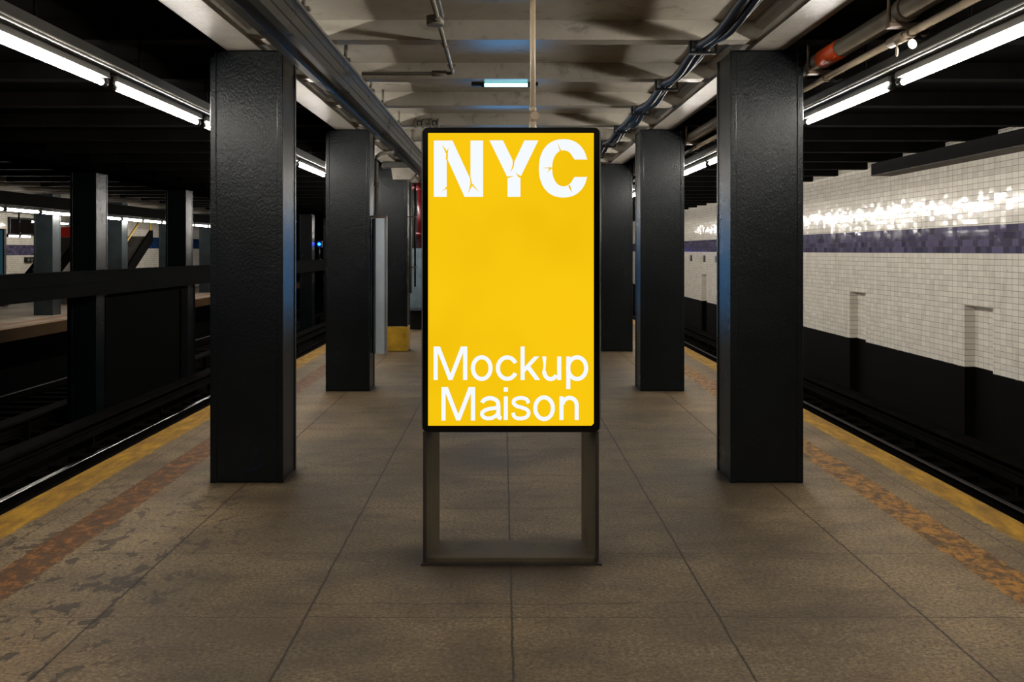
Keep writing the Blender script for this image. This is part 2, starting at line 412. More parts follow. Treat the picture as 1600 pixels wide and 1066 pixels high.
ceiling('ceiling_far_platform', -18.9, -9.9, M['darkbeam'], M['grey'], 'platform_beam', 6, bx0=-18.5)

# ------------------------------------------------------------------ girders
def girder_profile(xc):
    h = [(.118, 2.932), (.118, 2.962), (.085, 2.985), (.085, 3.02), (.14, 3.04), (.14, ZD)]
    return [(xc+x, z) for x, z in h] + [(xc-x, z) for x, z in h[::-1]]
for xc, side in ((-1.75, 'left'), (1.79, 'right')):
    b = NB(); prism_y(b, girder_profile(xc), -4.8, YEND)
    tag(obj('girder', b, M['girder']), 'long grey painted steel girder resting on the %s row of platform columns' % side, 'girder')
b = NB(); prism_y(b, [(-6.80, 2.80), (-6.25, 2.80), (-6.25, 2.84), (-6.40, 2.87), (-6.40, ZD), (-6.66, ZD), (-6.66, 2.87), (-6.80, 2.84)], 2, YEND)
tag(obj('girder', b, M['blackgirder']), 'black girder over the columns between the two left tracks', 'girder')

# ------------------------------------------------------------------ columns
def make_column(label, w, d, h, group, band=False, mat='column'):
    t = thing('steel_column', label, 'column', (0,0,0), 0, group)
    b = NB(); box(b, -w/2, w/2, 0, d, 0, h, .012); obj('shaft', b, M[mat], t)
    e = .036; p = .007
    for sx in (-1, 1):
        for yy in (0, d):
            b = NB()
            s = -1 if yy == 0 else 1
            x1 = sx*(w/2+p); x2 = sx*(w/2-e); y1 = yy+s*p; y2 = yy-s*e
            box(b, min(x1, x2), max(x1, x2), min(y1, y2), max(y1, y2), 0.0, h-.004, .006)
            obj('edge_angle', b, M[mat], t)
    if band:
        b = NB(); box(b, -w/2-.009, w/2+.009, -.009, d+.009, 0.002, .39, .008); obj('painted_base', b, M['column_y'], t)
    return t
XL, XR = -1.7305, 1.789
gl, gr_ = 'columns along the left side of the platform', 'columns along the right side of the platform'
cl = make_column('nearest dark painted steel column on the left, left of the yellow display', .48, .437, 2.932, gl)
cl.location = (XL, YF, 0)
cr = dup(cl, (XR, YF, 0), 'nearest dark painted steel column on the right, right of the yellow display', group=gr_)
lab_l = {1: 'second dark column on the left, with the narrow silver signboard on its inner side',
         2: 'third dark column on the left, with a yellow painted base',
         3: 'fourth dark column on the left, behind the grey-blue cabinet'}
lab_r = {1: 'second dark column on the right of the platform, blue light on its inner side',
         2: 'third dark column on the right, just beside the edge of the display'}
cy = make_column(lab_l[2], .48, .437, 2.932, gl, True); cy.location = (XL, YF+2*BAY, 0)
for k in (1, 3, 4, 5, 6, 7, 8):
    dup(cl, (XL, YF+k*BAY, 0), lab_l.get(k, '%s dark column of the left row, counting away from the camera' % ORD[k]))
for k in range(1, 9):
    dup(cr, (XR, YF+k*BAY, 0), lab_r.get(k, '%s dark column of the right row, counting away from the camera' % ORD[k]))
# columns between the left tracks: stand on the track bed
gm = 'columns between the two left tracks'
cm = make_column('dark column behind the parapet, nearest of those between the left tracks', .40, .45, 4.10, gm)
cm.location = (-6.545, YF+2*BAY, -1.30)
for k in range(3, 9):
    dup(cm, (-6.545, YF+k*BAY, -1.30), '%s dark column behind the parapet between the left tracks' % ORD[k-2])
gf = 'columns on the far platform'
cf = make_column('grey-green column near the edge of the far platform, nearest of its row', .45, .45, ZB, gf, mat='column_far')
cf.location = (-11.165, 24.9, 0)
for k in range(1, 5):
    dup(cf, (-11.165, 24.9+k*BAY, 0), '%s column of the row along the far platform edge' % ORD[k])

# parapet girder + foundation panel between the tracks
t = thing('parapet', 'long black steel parapet between the two left tracks, passing through the columns', 'parapet', (-6.20, 2, .917))
b = NB(); box(b, -.143, 0, 0, YEND-2.2, 0, .34); box(b, -.135, .02, 0, YEND-2.2, .325, .355); box(b, 0, .02, 0, 14.2, .165, .19); obj('web', b, M['parapet'], t)
b = NB(); box(b, -.135, .02, 0, YEND-2.2, -.02, .015); obj('bottom_flange', b, M['parapet'], t)
b = NB(); box(b, -6.80, -6.36, 16.0, 21.2, -1.30, .872); box(b, -6.36, -6.335, 16.35, 16.45, -1.3, .86); box(b, -6.36, -6.335, 20.2, 20.62, -1.3, .86)
tag(obj('infill_wall', b, M['infill']), 'black wall panel below the parapet between two columns', 'wall panel')

# ------------------------------------------------------------------ tracks
M['raildull'] = painted('dull_rail_head', (.05, .042, .035), .4, .2, 20, .05, metal=.3)
def make_rail(x, label, z=-1.09):
    t = thing('running_rail', label, 'rail', (x, 2, z), 0, 'running rails')
    b = NB(); prism_y(b, [(-.065, -.15), (.065, -.15), (.065, -.138), (.010, -.12), (.010, -.035), (.034, -.026), (.034, -.006), (-.034, -.006), (-.034, -.026), (-.010, -.035), (-.010, -.12), (-.065, -.138)], 0, YEND-2.2)
    obj('rail_body', b, M['railrust'], t)
    b = NB(); prism_y(b, [(-.033, -.006), (.033, -.006), (.030, .0), (-.030, .0)], 0, YEND-2.2)
    obj('rail_head', b, M['rail' if x == -5.36 else 'raildull'], t)
for x, l in ((-3.90, 'rail of the near left track on the platform side'), (-5.36, 'shiny steel rail of the near left track, beside the yellow platform edge in view'),
             (-7.72, 'rail of the second left track, nearer to the parapet'), (-9.16, 'rail of the second left track, below the far platform edge'),
             (3.90, 'rail of the right track on the platform side'), (5.33, 'dark rail of the right track nearer to the tiled wall')):
    make_rail(x, l)
def make_third(x, s, label):
    t = thing('third_rail', label, 'rail', (x, 2, -1.0), 0, 'third rails')
    b = NB(); prism_y(b, [(-.05, -.12), (.05, -.12), (.05, -.10), (.012, -.09), (.012, -.03), (.04, -.02), (.04, .02), (-.04, .02), (-.04, -.02), (-.012, -.03), (-.012, -.09), (-.05, -.10)], 0, YEND-2.2)
    obj('power_rail', b, M['railrust'], t)
    b = NB(); prism_y(b, [(-.13, .10), (.13, .10), (.13, .135), (-.13, .135)], 0, YEND-2.2); obj('cover_board', b, M['cover'], t)
    for k in range(16):
        b = NB(); y = 1.0+k*3.0; box(b, s*.06 - .02, s*.06+.05, y, y+.06, -.30, .10); obj('bracket', b, M['railrust'], t)
make_third(-5.98, -1, 'covered third rail of the near left track below the parapet')
make_third(-7.05, 1, 'covered third rail of the second left track behind the parapet')
make_third(6.0, 1, 'covered third rail at the foot of the black painted wall base')
b = NB(); box(b, -1.3, 1.3, -.11, .11, -.07, .07, .012)
tie0 = obj('track_tie', b, M['tie'])
first = True
for xc, name in ((-4.63, 'near left track'), (-8.44, 'second left track'), (4.62, 'right track')):
    for k in range(34):
        o = tie0 if first else tie0.copy()
        if not first: COL.objects.link(o)
        first = False
        o.location = (xc, 8.5+.62*k, -1.305)
        tag(o, 'dark wooden tie under the rails of the %s' % name, 'railway tie', 'ties of the %s' % name)

# ------------------------------------------------------------------ dropped duct on the left
t = thing('cable_duct', 'dark grey metal duct hanging below the ceiling inside the left columns', 'duct', (-1.199, .5, 2.732))
b = NB(); prof = [(-.072, 0), (.072, 0), (.072, .05), (.064, .054), (.064, .062), (.072, .066), (.072, .125), (.064, .129), (.064, .137), (.072, .141), (.072, .185), (-.072, .185)]
prism_y(b, prof, 0, 44); obj('duct_body', b, M['duct'], t)
b = NB(); prism_y(b, [(-.085, .185), (.092, .185), (.092, .205), (-.085, .205)], 0, 44); obj('top_flange', b, M['ductlite'], t)
b = NB(); prism_y(b, [(-.085, -.012), (-.035, -.012), (-.035, 0), (-.085, 0)], 0, 44); prism_y(b, [(.035, -.012), (.085, -.012), (.085, 0), (.035, 0)], 0, 44); obj('bottom_flange', b, M['duct'], t)
for y in (4.0, 5.8, 7.35, 8.75, 9.62, 11.1, 12.8, 14.3, 17.4, 20.4):
    b = NB(); tube(b, [(.075, y-.5, .19), (.075, y-.5, ZD-2.732)], .014, 8); box(b, .04, .11, y-.53, y-.47, .203, .22); obj('hanger', b, M['pipegrey'], t)

# ------------------------------------------------------------------ cables on the right with clamps
def cable(x, z, r, amp, ph, label):
    pts = []
    for i in range(0, 181):
        y = 1.0 + i*.2
        s = math.sin((y-6.79)/1.524*math.pi)
        pts.append((x+amp*math.sin(y*.9+ph)+.005*math.sin(y*2.3+ph), y, z-.035*s*s*(1+.5*math.sin(ph+y))))
    b = NB(); tube(b, pts, r, 10)
    tag(obj('power_cable', b, M['cable']), label, 'cable', 'black cables along the right ceiling edge')
cable(1.29, 2.918, .029, .006, 0.3, 'thickest black cable strapped below the ceiling beams on the right, inner one of three')
cable(1.335, 2.912, .022, .006, 2.1, 'middle black cable of the three strapped below the ceiling on the right')
cable(1.378, 2.928, .018, .006, 4.0, 'black cable nearest to the right girder, outer one of three')
k = 0
for y in beamY[5:16]:
    b = NB(); box(b, 1.235, 1.42, y+.03, y+.09, 2.872, 2.886, .004); box(b, 1.235, 1.247, y+.03, y+.09, 2.884, ZB-.001); box(b, 1.408, 1.42, y+.04, y+.09, 2.885, ZB-.001)
    tag(obj('cable_clamp', b, M['cable']), '%s black clamp holding the cables under a ceiling beam, counting away from the camera' % ORD[k], 'clamp', 'cable clamps'); k += 1

# ------------------------------------------------------------------ pipes on the right
t = thing('sprinkler_pipe', 'thick brown pipe with an orange wrap high on the right outside the columns', 'pipe', (2.112, 1, 2.835))
b = NB(); tube(b, [(0, 0, 0), (0, 34, 0)], .057, 16); obj('pipe_run', b, M['rustpipe'], t)
b = NB(); tube(b, [(0, 5.36, 0), (0, 5.74, 0)], .0605, 18); w = obj('orange_wrap', b, M['orange'], t)
# lettering smudge on the wrap (illegible dark print)
b = NB()
for i in range(7):
    for j in range(2):
        a = math.radians(-128+j*13+random.uniform(-3, 3)); y = 5.42+i*.04; r = .0611
        y2 = y+random.uniform(.016, .03)
        ps = [(r*math.cos(a-.07), y, r*math.sin(a-.07)), (r*math.cos(a+.07), y, r*math.sin(a+.07)), (r*math.cos(a+.07), y2, r*math.sin(a+.07)), (r*math.cos(a-.07), y2, r*math.sin(a-.07))]
        b.faces.new([b.verts.new(p) for p in ps])
obj('print', b, M['ink'], w)
for y in (4.35, 7.7, 13.2):
    b = NB(); tube(b, [(0, y-.04, 0), (0, y+.04, 0)], .067, 18); obj('coupling', b, M['rustpipe'], t)
t = thing('conduit_pipe', 'thin beige pipe running beside the thick brown pipe on the right', 'pipe', (2.17, 1, 2.732))
b = NB(); tube(b, [(0, 0, 0), (0, 34, 0)], .021, 12); obj('pipe_run', b, M['pipe'], t)
b = NB(); tube(b, [(0, 4.50, 0), (0, 4.72, 0)], .030, 12); obj('coupling', b, M['pipe'], t)
for i, y in enumerate((5.42, 6.85, 11.38, 15.9)):
    br = thing('pipe_hanger', ['rusty pipe hanger nearest the camera, with two cream tags below it', 'rusty pipe hanger just right of the nearest right column', 'third rusty pipe hanger, over the right track behind the nearest column', 'fourth rusty pipe hanger, farthest along the pipes on the right'][i], 'hanger', (2.15, y, 2.765), 0, 'pipe hangers')
    b = NB(); box(b, -.112, .13, -.035, .035, -.014, .012, .004); obj('cross_bar', b, M['bracket'], br)
    for xx in (-.104, .028):
        b = NB(); tube(b, [(xx, 0, .01), (xx, 0, ZD-2.765)], .010, 8); obj('rod', b, M['bracket'], br)
    b = NB(); pts = [(.02+.027*math.cos(a), 0, -.033+.027*math.sin(a)) for a in [2*math.pi*q/14 for q in range(15)]]
    tube(b, pts, .006, 6, False); tube(b, [(.02, 0, -.01), (.02, 0, .03)], .008, 6); obj('ring_clamp', b, M['bracket'], br)
    b = NB(); tube(b, [(.085, 0, -.05), (.085, 0, .03)], .008, 6); tube(b, [(.085, -.02, -.045), (.085, .02, -.045)], .014, 8); obj('drop_bolt', b, M['bracket'], br)
for (dx, dy, rz, lab) in ((2.165, 5.41, .2, 'round cream tag hanging face-on below the nearest pipe hanger'), (2.165, 5.62, 1.40, 'round cream tag hanging edge-on from the thin pipe')):
    tg = thing('hanging_tag', lab, 'tag', (dx, dy, 2.665), rz, 'pipe tags')
    b = NB(); tube(b, [(0, -.003, 0), (0, .003, 0)], .026, 18); obj('disc', b, M['tag'], tg)
    b = NB(); tube(b, [(0, 0, .024), (.002, 0, .05)], .003, 6); obj('wire', b, M['bracket'], tg)

# ------------------------------------------------------------------ conduits in the middle
t = thing('ceiling_conduit', 'grey conduit under the ceiling beams bending left to the duct', 'conduit', (-.378, 2, 2.932))
b = NB(); tube(b, [(0, 0, 0), (0, 5.78, 0), (-.004, 5.815, 0), (-.02, 5.84, 0), (-.05, 5.85, 0), (-.70, 5.85, 0)], .0145, 10); obj('conduit_run', b, M['pipegrey'], t)
b = NB(); tube(b, [(-.05, 5.85, 0), (-.16, 5.85, 0)], .023, 10); obj('coupling', b, M['pipegrey'], t)
b = NB(); tube(b, [(-.02, 4.05, .026), (-.02, 4.05, -.028)], .052, 16); tube(b, [(0, 3.93, 0), (0, 4.17, 0)], .022, 10); obj('junction_box', b, M['pipegrey'], t)
b = NB(); tube(b, [(.03, 2.5, .01), (.03, 4.0, .01)], .009, 8); obj('small_conduit', b, M['pipegrey'], t)
for y in (3.2, 4.78, 5.6):
    b = NB(); tube(b, [(0, y-.012, 0), (0, y+.012, 0)], .021, 10); box(b, -.03, .03, y-.012, y+.012, .010, .0235); obj('strap', b, M['pipegrey'], t)
t = thing('drop_pipe', 'pale vertical pipe coming down from the ceiling onto the yellow display', 'pipe', (.158, 5.32, 2.195))
b = NB(); tube(b, [(0, 0, 0), (0, 0, ZD-2.195)], .0145, 12); obj('pipe_run', b, M['pipelight'], t)
b = NB(); tube(b, [(0, 0, 0), (0, 0, .045)], .019, 12); tube(b, [(0, 0, .10), (0, 0, .125)], .018, 12); obj('coupling', b, M['pipelight'], t)
b = NB(); tube(b, [(.012, -.012, .075), (.012, -.035, .075)], .021, 14); obj('inspection_cap', b, M['pipelight'], t)

for q, (x, lab) in enumerate(((-.91, 'small grey clip under the far ceiling beam, at the top left corner of the display'), (-.745, 'small grey clip under the far ceiling beam, the one to the right'))):
    t = thing('beam_clip', lab, 'clip', (x, 11.24, 2.92), 0, 'ceiling clips')
    b = NB(); box(b, -.05, -.03, -.02, .04, 0, .10, .003); box(b, .03, .05, -.02, .04, 0, .10, .003); box(b, -.05, .05, -.02, .039, .08, .10, .003); obj('saddle', b, M['pipegrey'], t)
    b = NB(); tube(b, [(0, -.03, .05), (0, .05, .05)], .018, 8); obj('bolt', b, M['pipegrey'], t)

# small cyan-white lamp in the ceiling centre
t = thing('ceiling_lamp', 'small cyan glowing tube lamp under the ceiling above the display', 'lamp', (.02, 8.46, 2.945))
b = NB(); box(b, -.275, .275, -.035, .035, -.012, .03, .006); obj('housing', b, M['socket'], t)
b = NB(); tube(b, [(-.17, -.038, -.008), (.19, -.038, -.008)], .016, 10); obj('tube', b, M['cyan'], t)
for x in (-.18, .20):
    b = NB(); tube(b, [(x-.012, -.038, -.008), (x+.012, -.038, -.008)], .019, 10); obj('end_cap', b, M['socket'], t)

# ------------------------------------------------------------------ fluorescent rows
def make_fluo(label, group, L, s, tubemat, r=.0175):
    t = thing('fluorescent_lamp', label, 'lamp', (0,0,0), 0, group)
    b = NB(); prism_y(b, [(-.036*s, .028), (.036*s, .028), (.03*s, .072), (-.03*s, .072)], .02, L-.02); obj('reflector_pan', b, M['pan'], t)
    b = NB(); tube(b, [(0, .07, 0), (0, L-.07, 0)], r, 8, False); obj('tube', b, tubemat, t)
    for y0, y1 in ((.0, .07), (L-.07, L)):
        b = NB(); tube(b, [(0, y0, 0), (0, y1, 0)], r*1.12, 10); box(b, -.012, .012, (y0+y1)/2-.02, (y0+y1)/2+.02, .0, .06); obj('socket', b, M['socket'], t)
    return t
PITCH = 1.882
def row(x, z, s, y0, ks, group, side, tubemat):
    src = None; idx = 0
    for k in ks:
        y = y0+PITCH*k
        n = k-ks[0]
        vis = [q for q in ks if y0+PITCH*q+1.8 > 4.4]
        i = vis.index(k) if k in vis else -1
        if i >= 0: lab = '%s white fluorescent tube lamp in view of the row above the %s platform edge' % (ORD[i], side)
        else: lab = 'white fluorescent tube lamp behind the camera above the %s platform edge' % side
        if src is None:
            src = make_fluo(lab, group, 1.81, s, tubemat); src.location = (x, y, z)
        else: dup(src, (x, y, z), lab)
row(2.376, 2.572, 1, 6.206, list(range(-5, 23)), 'right fluorescent lamps', 'right', M['tube'])
row(-2.376, 2.572, -1, 6.206, list(range(-5, 23)), 'left fluorescent lamps', 'left', M['tube'])
for s, side in ((1, 'right'), (-1, 'left')):
    t = thing('lamp_rail', 'long grey channel carrying the fluorescent lamps above the %s platform edge' % side, 'rail', (s*2.376, -4.0, 2.645))
    b = NB(); prism_y(b, [(-.042*s, 0), (.05*s, 0), (.05*s, .10), (-.042*s, .10)], 0, 54); obj('channel', b, M['fixture'], t)
    b = NB(); prism_y(b, [(-.088*s, .0), (-.043*s, .0), (-.043*s, .085), (-.088*s, .075)], 0, 54); obj('side_plate', b, M['fixture'], t)
    b = NB(); tube(b, [(-.103*s, 0, .010), (-.103*s, 54, .010)], .006, 8); tube(b, [(-.100*s, 0, -.006), (-.100*s, 54, -.006)], .005, 6); obj('conduit', b, M['lip'], t)
    for y in beamY:
        if y > -3 and y < 26:
            b = NB(); tube(b, [(.03*s, y+4.08, .10), (.03*s, y+4.08, ZB-2.645)], .008, 6); obj('hanger_rod', b, M['socket'], t)

# far platform lights
def far_row(x, z, y0, n, lab, group, L=1.6, rx=0):
    src = None
    for k in range(n):
        l = '%s lamp of %s' % (ORD[k] if k < 12 else 'distant', lab)
        if src is None:
            src = make_fluo(l, group, L, -1, M['tubefar'], .03); src.location = (x, y0, z)
        else: dup(src, (x, y0+k*(L+.04), z), l)
far_row(-10.4, 2.44, 19.75, 12, 'the bright row over the far platform edge, counted from the left', 'far platform edge lamps')
b = NB(); prism_y(b, [(-.12, 0), (.12, 0), (.12, .28), (-.12, .28)], 0, 28)
o = obj('lamp_rail', b, M['darkbeam'], loc=(-10.4, 16, 2.53)); tag(o, 'dark boxed channel over the lamps of the far platform edge', 'rail')
far_row(-16.6, 2.60, 36.0, 4, 'the second row deep inside the far platform', 'inner far platform lamps')
far_row(-16.9, 2.08, 34.95, 2, 'the low hanging pair in front of the far tiled wall', 'hanging far platform lamps', L=.85)
t = thing('hanger_rod', 'thin dark rod holding up the low hanging lamps on the far platform', 'rod', (-16.9, 35.8, 2.16))
b = NB(); tube(b, [(0, 0, 0), (0, 0, .796)], .03, 8); obj('rod', b, M['socket'], t)
b = NB(); box(b, -.05, .05, -.05, .05, 0, .05, .01); obj('foot', b, M['socket'], t)

# ------------------------------------------------------------------ the display kiosk
YK = 5.10; KX = .0
def k(px, py): return ((px-CX)*YK/F, H-(py-CY)*YK/F)
x0, zt = k(659.5, 198.5); x1, zb = k(938, 676.5)
sx0, szt = k(668.8, 208); sx1, szb = k(927.8, 665.5)
kc = (x0+x1)/2
def rrect(x0, x1, z0, z1, r, n=5):
    pts = []
    for cx, cz, a0 in ((x1-r, z0+r, -90), (x1-r, z1-r, 0), (x0+r, z1-r, 90), (x0+r, z0+r, 180)):
        for i in range(n+1):
            a = math.radians(a0+90*i/n); pts.append((cx+r*math.cos(a), cz+r*math.sin(a)))
    return pts
def make_kiosk(label, screenmat, group=None, cat='display'):
    t = thing('display_kiosk', label, cat, (kc, YK, 0), 0, group)
    def lx(v): return v-kc
    b = NB(); prism_y(b, rrect(lx(x0)-.004, lx(x1)+.003, zb+.001, zt-.001, .03), .016, .17); obj('metal_housing', b, M['shell'], t)
    b = NB(); prism_y(b, rrect(lx(x0)+.003, lx(x1)-.004, zb+.003, zt-.003, .028), 0, .0155); bz = obj('bezel', b, M['black'], t)
    b = NB(); prism_y(b, [(lx(sx0), szb), (lx(sx1)-.012, szb), (lx(sx1), szb+.012), (lx(sx1), szt), (lx(sx0), szt)], -.0015, .002); sc = obj('screen', b, screenmat, t)
    # tapered side legs and foot frame
    for s in (-1, 1):
        xo = lx(x0)+.004 if s < 0 else lx(x1)-.006
        b = NB()
        prof = [(xo, .03), (xo-s*.016, .03), (xo-s*.062, .34), (xo, .34)]
        prism_z(b, prof, .012, zb+.004); obj('leg', b, M['leg'], t)
        b = NB(); prism_z(b, [(xo+s*.001, .022), (xo-s*.014, .022), (xo-s*.014, .032), (xo+s*.001, .032)], .012, zb+.002); obj('leg_edge_trim', b, M['foot'], t)
    b = NB(); box(b, lx(x0)+.006, lx(x1)-.008, .03, .34, .006, .035, .004); obj('foot_frame', b, M['leg'], t)
    b = NB()
    prof = []
    n = 40
    for i in range(n+1):
        prof.append((lx(x0)-.006+(x1-x0+.014)*i/n, .006+random.uniform(-.007, .006)))
    prof += [(lx(x1)+.006, .38), (lx(x0)-.004, .38)]
    prism_z(b, prof, 0.0, .012); obj('base_plate', b, M['foot'], t)
    return t, sc, bz
kiosk, screen, bezel = make_kiosk('tall black framed display with a yellow NYC screen standing on the platform', M['yellow'])

# ---- lettering, drawn in photo pixels and laid on the screen plane
def strip(bm, pts, w, y=-.003, closed=False):
    pts = [Vector(p) for p in pts]; n = len(pts); L = []; R = []
    for i in range(n):
        if closed: a, c = pts[i-1], pts[(i+1) % n]
        else: a, c = pts[max(0, i-1)], pts[min(n-1, i+1)]
        p = pts[i]
        d1 = (p-a).normalized() if (p-a).length > 1e-6 else (c-p).normalized()
        d2 = (c-p).normalized() if (c-p).length > 1e-6 else d1
        d = (d1+d2).normalized(); nrm = Vector((-d.y, d.x))
        kk = 1/max(.4, nrm.dot(Vector((-d2.y, d2.x))))
        L.append(p+nrm*w/2*kk); R.append(p-nrm*w/2*kk)
    rng = range(n) if closed else range(n-1)
    vl = [vert(bm, p, y) for p in L]; vr = [vert(bm, p, y) for p in R]
    for i in rng:
        j = (i+1) % n
        bm.faces.new((vl[i], vl[j], vr[j], vr[i]))
def vert(bm, p, y):
    x, z = k(p[0], p[1]); return bm.verts.new((x-kc, y, z))
def poly(bm, pts, y=-.003):
    bm.faces.new([vert(bm, p, y) for p in pts])
A = lambda pts: [(640+x/4.1, 180+y/4.1) for x, y in pts]
Bq = lambda pts: [(640+x/2.5375, 500+y/2.5375) for x, y in pts]
Yt, Yc = -.0028, -.0040
def letter(name, fn, z=Yt):
    b = NB(); fn(b); b.normal_update(); bmesh.ops.triangulate(b, faces=b.faces[:], ngon_method='EAR_CLIP')
    return obj(name, b, M['white_ink'], screen)
def cracks(lists):
    for l in lists:
        b = NB()
        for pl in l: poly(b, A(pl), Yc)
        obj('letter_crack', b, M['crack'], screen)
def fN(b): poly(b, A([(155,163),(275,163),(390,412),(390,163),(471,163),(471,524),(352,524),(238,272),(238,524),(155,524)]), Yt)
def fY(b): poly(b, A([(511,162),(598,162),(668,305),(735,162),(825,162),(710,398),(710,524),(627,524),(627,400)]), Yt)
def sp_(v, e): return math.copysign(abs(v)**e, v)
def fC(b):
    out = []; inn = []
    for i in range(49):
        a = math.radians(21+i*(360-42)/48)
        out.append((985+157*sp_(math.cos(a), 2/2.25), 341-187*sp_(math.sin(a), 2/2.25)))
    for i in range(49):
        a = math.radians(31+i*(360-62)/48)
        e = 2.0
        inn.append((986+73*sp_(math.cos(a), 2/2.15), 341-115*sp_(math.sin(a), 2/2.15)))
    out[0] = (1138, 285); out[-1] = (1138, 396); inn[0] = (1057, 285); inn[-1] = (1057, 396)
    vo = [vert(b, p, Yt) for p in A(out)]; vi = [vert(b, p, Yt) for p in A(inn)]
    for i in range(48): b.faces.new((vo[i], vo[i+1], vi[i+1], vi[i]))
for nm, fn in (('letter', fN), ('letter', fY), ('letter', fC)): letter(nm, fn)
cracks([
    [[(232,286),(244,286),(246,250),(235,246)], [(235,250),(244,236),(205,185)], [(235,248),(246,246),(249,203)]],
    [[(240,456),(240,474),(230,474),(228,466)], [(236,462),(231,475),(205,492)]],
    [[(388,400),(392,398),(402,446),(390,446)], [(394,448),(402,440),(448,495)], [(390,440),(400,452),(374,505)]],
    [[(660,286),(672,296),(668,328),(660,326)], [(660,318),(670,324),(645,372)]],
    [[(616,390),(630,404),(626,408)], [(622,394),(632,404),(668,390)]],
    [[(702,394),(724,384),(716,410)], [(700,402),(712,392),(680,370)]],
    [[(964,238),(974,234),(947,176)]],
    [[(905,344),(922,326),(918,346)], [(908,334),(908,344),(848,338)], [(898,338),(908,344),(882,368)]],
    [[(1012,462),(1026,444),(1030,456)], [(1018,462),(1030,456),(1042,498)]]])
def Mk(dx, dz):
    return lambda b: poly(b, Bq([(x+dx, y+dz) for x, y in [(95,105),(121,105),(162,212),(203,105),(229,105),(229,238),(212,238),(212,130),(170,238),(154,238),(112,130),(112,238),(95,238)]]), Yt)
def ell(cx, cy, rx, ry, a0=0, a1=360, n=40):
    return [(cx+rx*math.cos(math.radians(a0+(a1-a0)*i/n)), cy-ry*math.sin(math.radians(a0+(a1-a0)*i/n))) for i in range(n+1)]
SW = 16.5/2.5375
def S(b, pts, w=SW): strip(b, Bq(pts), w, Yt)
def fo(cx, cy): return lambda b: strip(b, Bq(ell(cx, cy, 35, 43)[:-1]), SW, Yt, True)
def fc(b): S(b, ell(387, 191, 37, 42.5, 28, 332))
def fk(b):
    S(b, [(448,105),(448,238)]); poly(b, Bq([(456,186),(493,145),(514,145),(456,208)]), Yt); poly(b, Bq([(466,196),(478,183),(518,238),(497,238)]), Yt)
def fu(b):
    S(b, [(534,145),(534,205)] + ell(559, 203, 25.5, 31.5, 180, 330, 18)); S(b, [(593,145),(593,238)])
def fp(b):
    S(b, [(629,145),(629,274)]); strip(b, Bq(ell(664, 191, 36, 43)[:-1]), SW, Yt, True)
def fa(b):
    S(b, ell(319, 335, 33, 25, 165, 20, 14) + [(352,340),(352,375)] + [(354,386),(364,391)])
    S(b, [(352,345),(340,349),(318,352),(300,357),(288,366),(287,376),(294,386),(308,391),(326,389),(342,380),(352,366)], 15/2.5375)
def fi(b): S(b, [(381.5,303),(381.5,397)]); poly(b, Bq([(373,267),(390,267),(390,285),(373,285)]), Yt)
def catmull(p, n=6):
    out = []
    for i in range(len(p)-1):
        p0 = Vector(p[max(0, i-1)]); p1 = Vector(p[i]); p2 = Vector(p[i+1]); p3 = Vector(p[min(len(p)-1, i+2)])
        for j in range(n):
            t = j/n
            out.append(tuple(.5*((2*p1)+(p2-p0)*t+(2*p0-5*p1+4*p2-p3)*t*t+(3*p1-p0-3*p2+p3)*t**3)))
    return out+[p[-1]]
def fs(b): S(b, catmull([(471,331),(464,315),(441,309),(418,315),(412,328),(422,340),(443,347),(464,355),(472,369),(464,384),(441,391),(418,386),(409,368)]), 15/2.5375)
def fn(b):
    S(b, [(602,303),(602,397)]); S(b, ell(634, 338, 28.5, 29, 175, 0, 18) + [(662.5,397)])
for fnn in (Mk(0, 0), fo(286, 191), fc, fk, fu, fp, Mk(31, 161), fa, fi, fs, fo(533, 350), fn): letter('letter', fnn)

# second kiosk farther along (pale blue screen lights the inner faces of the columns)
def copy_kiosk(loc, label, mat, rz=0):
    t, s_, b_ = make_kiosk(label, mat); t.location = loc; t.rotation_euler = (0, 0, rz); return t
copy_kiosk((.05, 14.2, 0), 'second tall display with a pale blue screen, behind the yellow one', M['bluescreen'])
copy_kiosk((-14.46, 28.75, 0), 'dim teal display at the far left on the far platform', M['dimscreen'], .12)

# ------------------------------------------------------------------ fittings on the left columns
t = thing('signboard', 'narrow silver signboard standing out from the second left column, seen almost edge-on', 'sign', (-1.488, 11.56, .41))
b = NB(); prism_z(b, [(.0, .09), (.022, .05), (.058, .0), (.156, .0), (.156, .09)], 0, 1.53); obj('board_case', b, M['silver'], t)
b = NB(); box(b, .157, .181, -.006, .095, -.015, 1.535, .003); obj('edge_rim', b, M['ductlite'], t)
b = NB(); box(b, .0, .181, -.004, .092, 1.536, 1.56, .003); obj('top_cap', b, M['bracket'], t)
for zz in (.2, 1.3):
    b = NB(); box(b, -.002, .03, .09, .11, zz, zz+.05); obj('wall_bracket', b, M['bracket'], t)

t = thing('wall_conduit', 'grey conduit rising from the silver signboard to the duct', 'conduit', (-1.43, 11.62, 1.975))
b = NB(); tube(b, [(0, 0, 0), (0, 0, .60), (.0, 0, .66), (.05, 0, .70), (.20, 0, .72)], .022, 10); obj('conduit_run', b, M['pipegrey'], t)
b = NB(); tube(b, [(0, 0, .33), (0, 0, .37)], .03, 10); obj('coupling', b, M['bracket'], t)
# floodlight-like box by the third column top
t = thing('junction_cabinet', 'dark box with a pale slanted lower cover under the duct by the third left column', 'box', (-1.62, 15.6, 2.86))
b = NB(); box(b, -.22, .30, 0, .3, -.02, .071, .01); obj('case', b, M['duct'], t)
b = NB(); prism_y(b, [(-.05, -.20), (.22, -.20), (.29, -.12), (.29, -.021), (-.08, -.021)], .02, .3); obj('lower_cover', b, M['girder'], t)
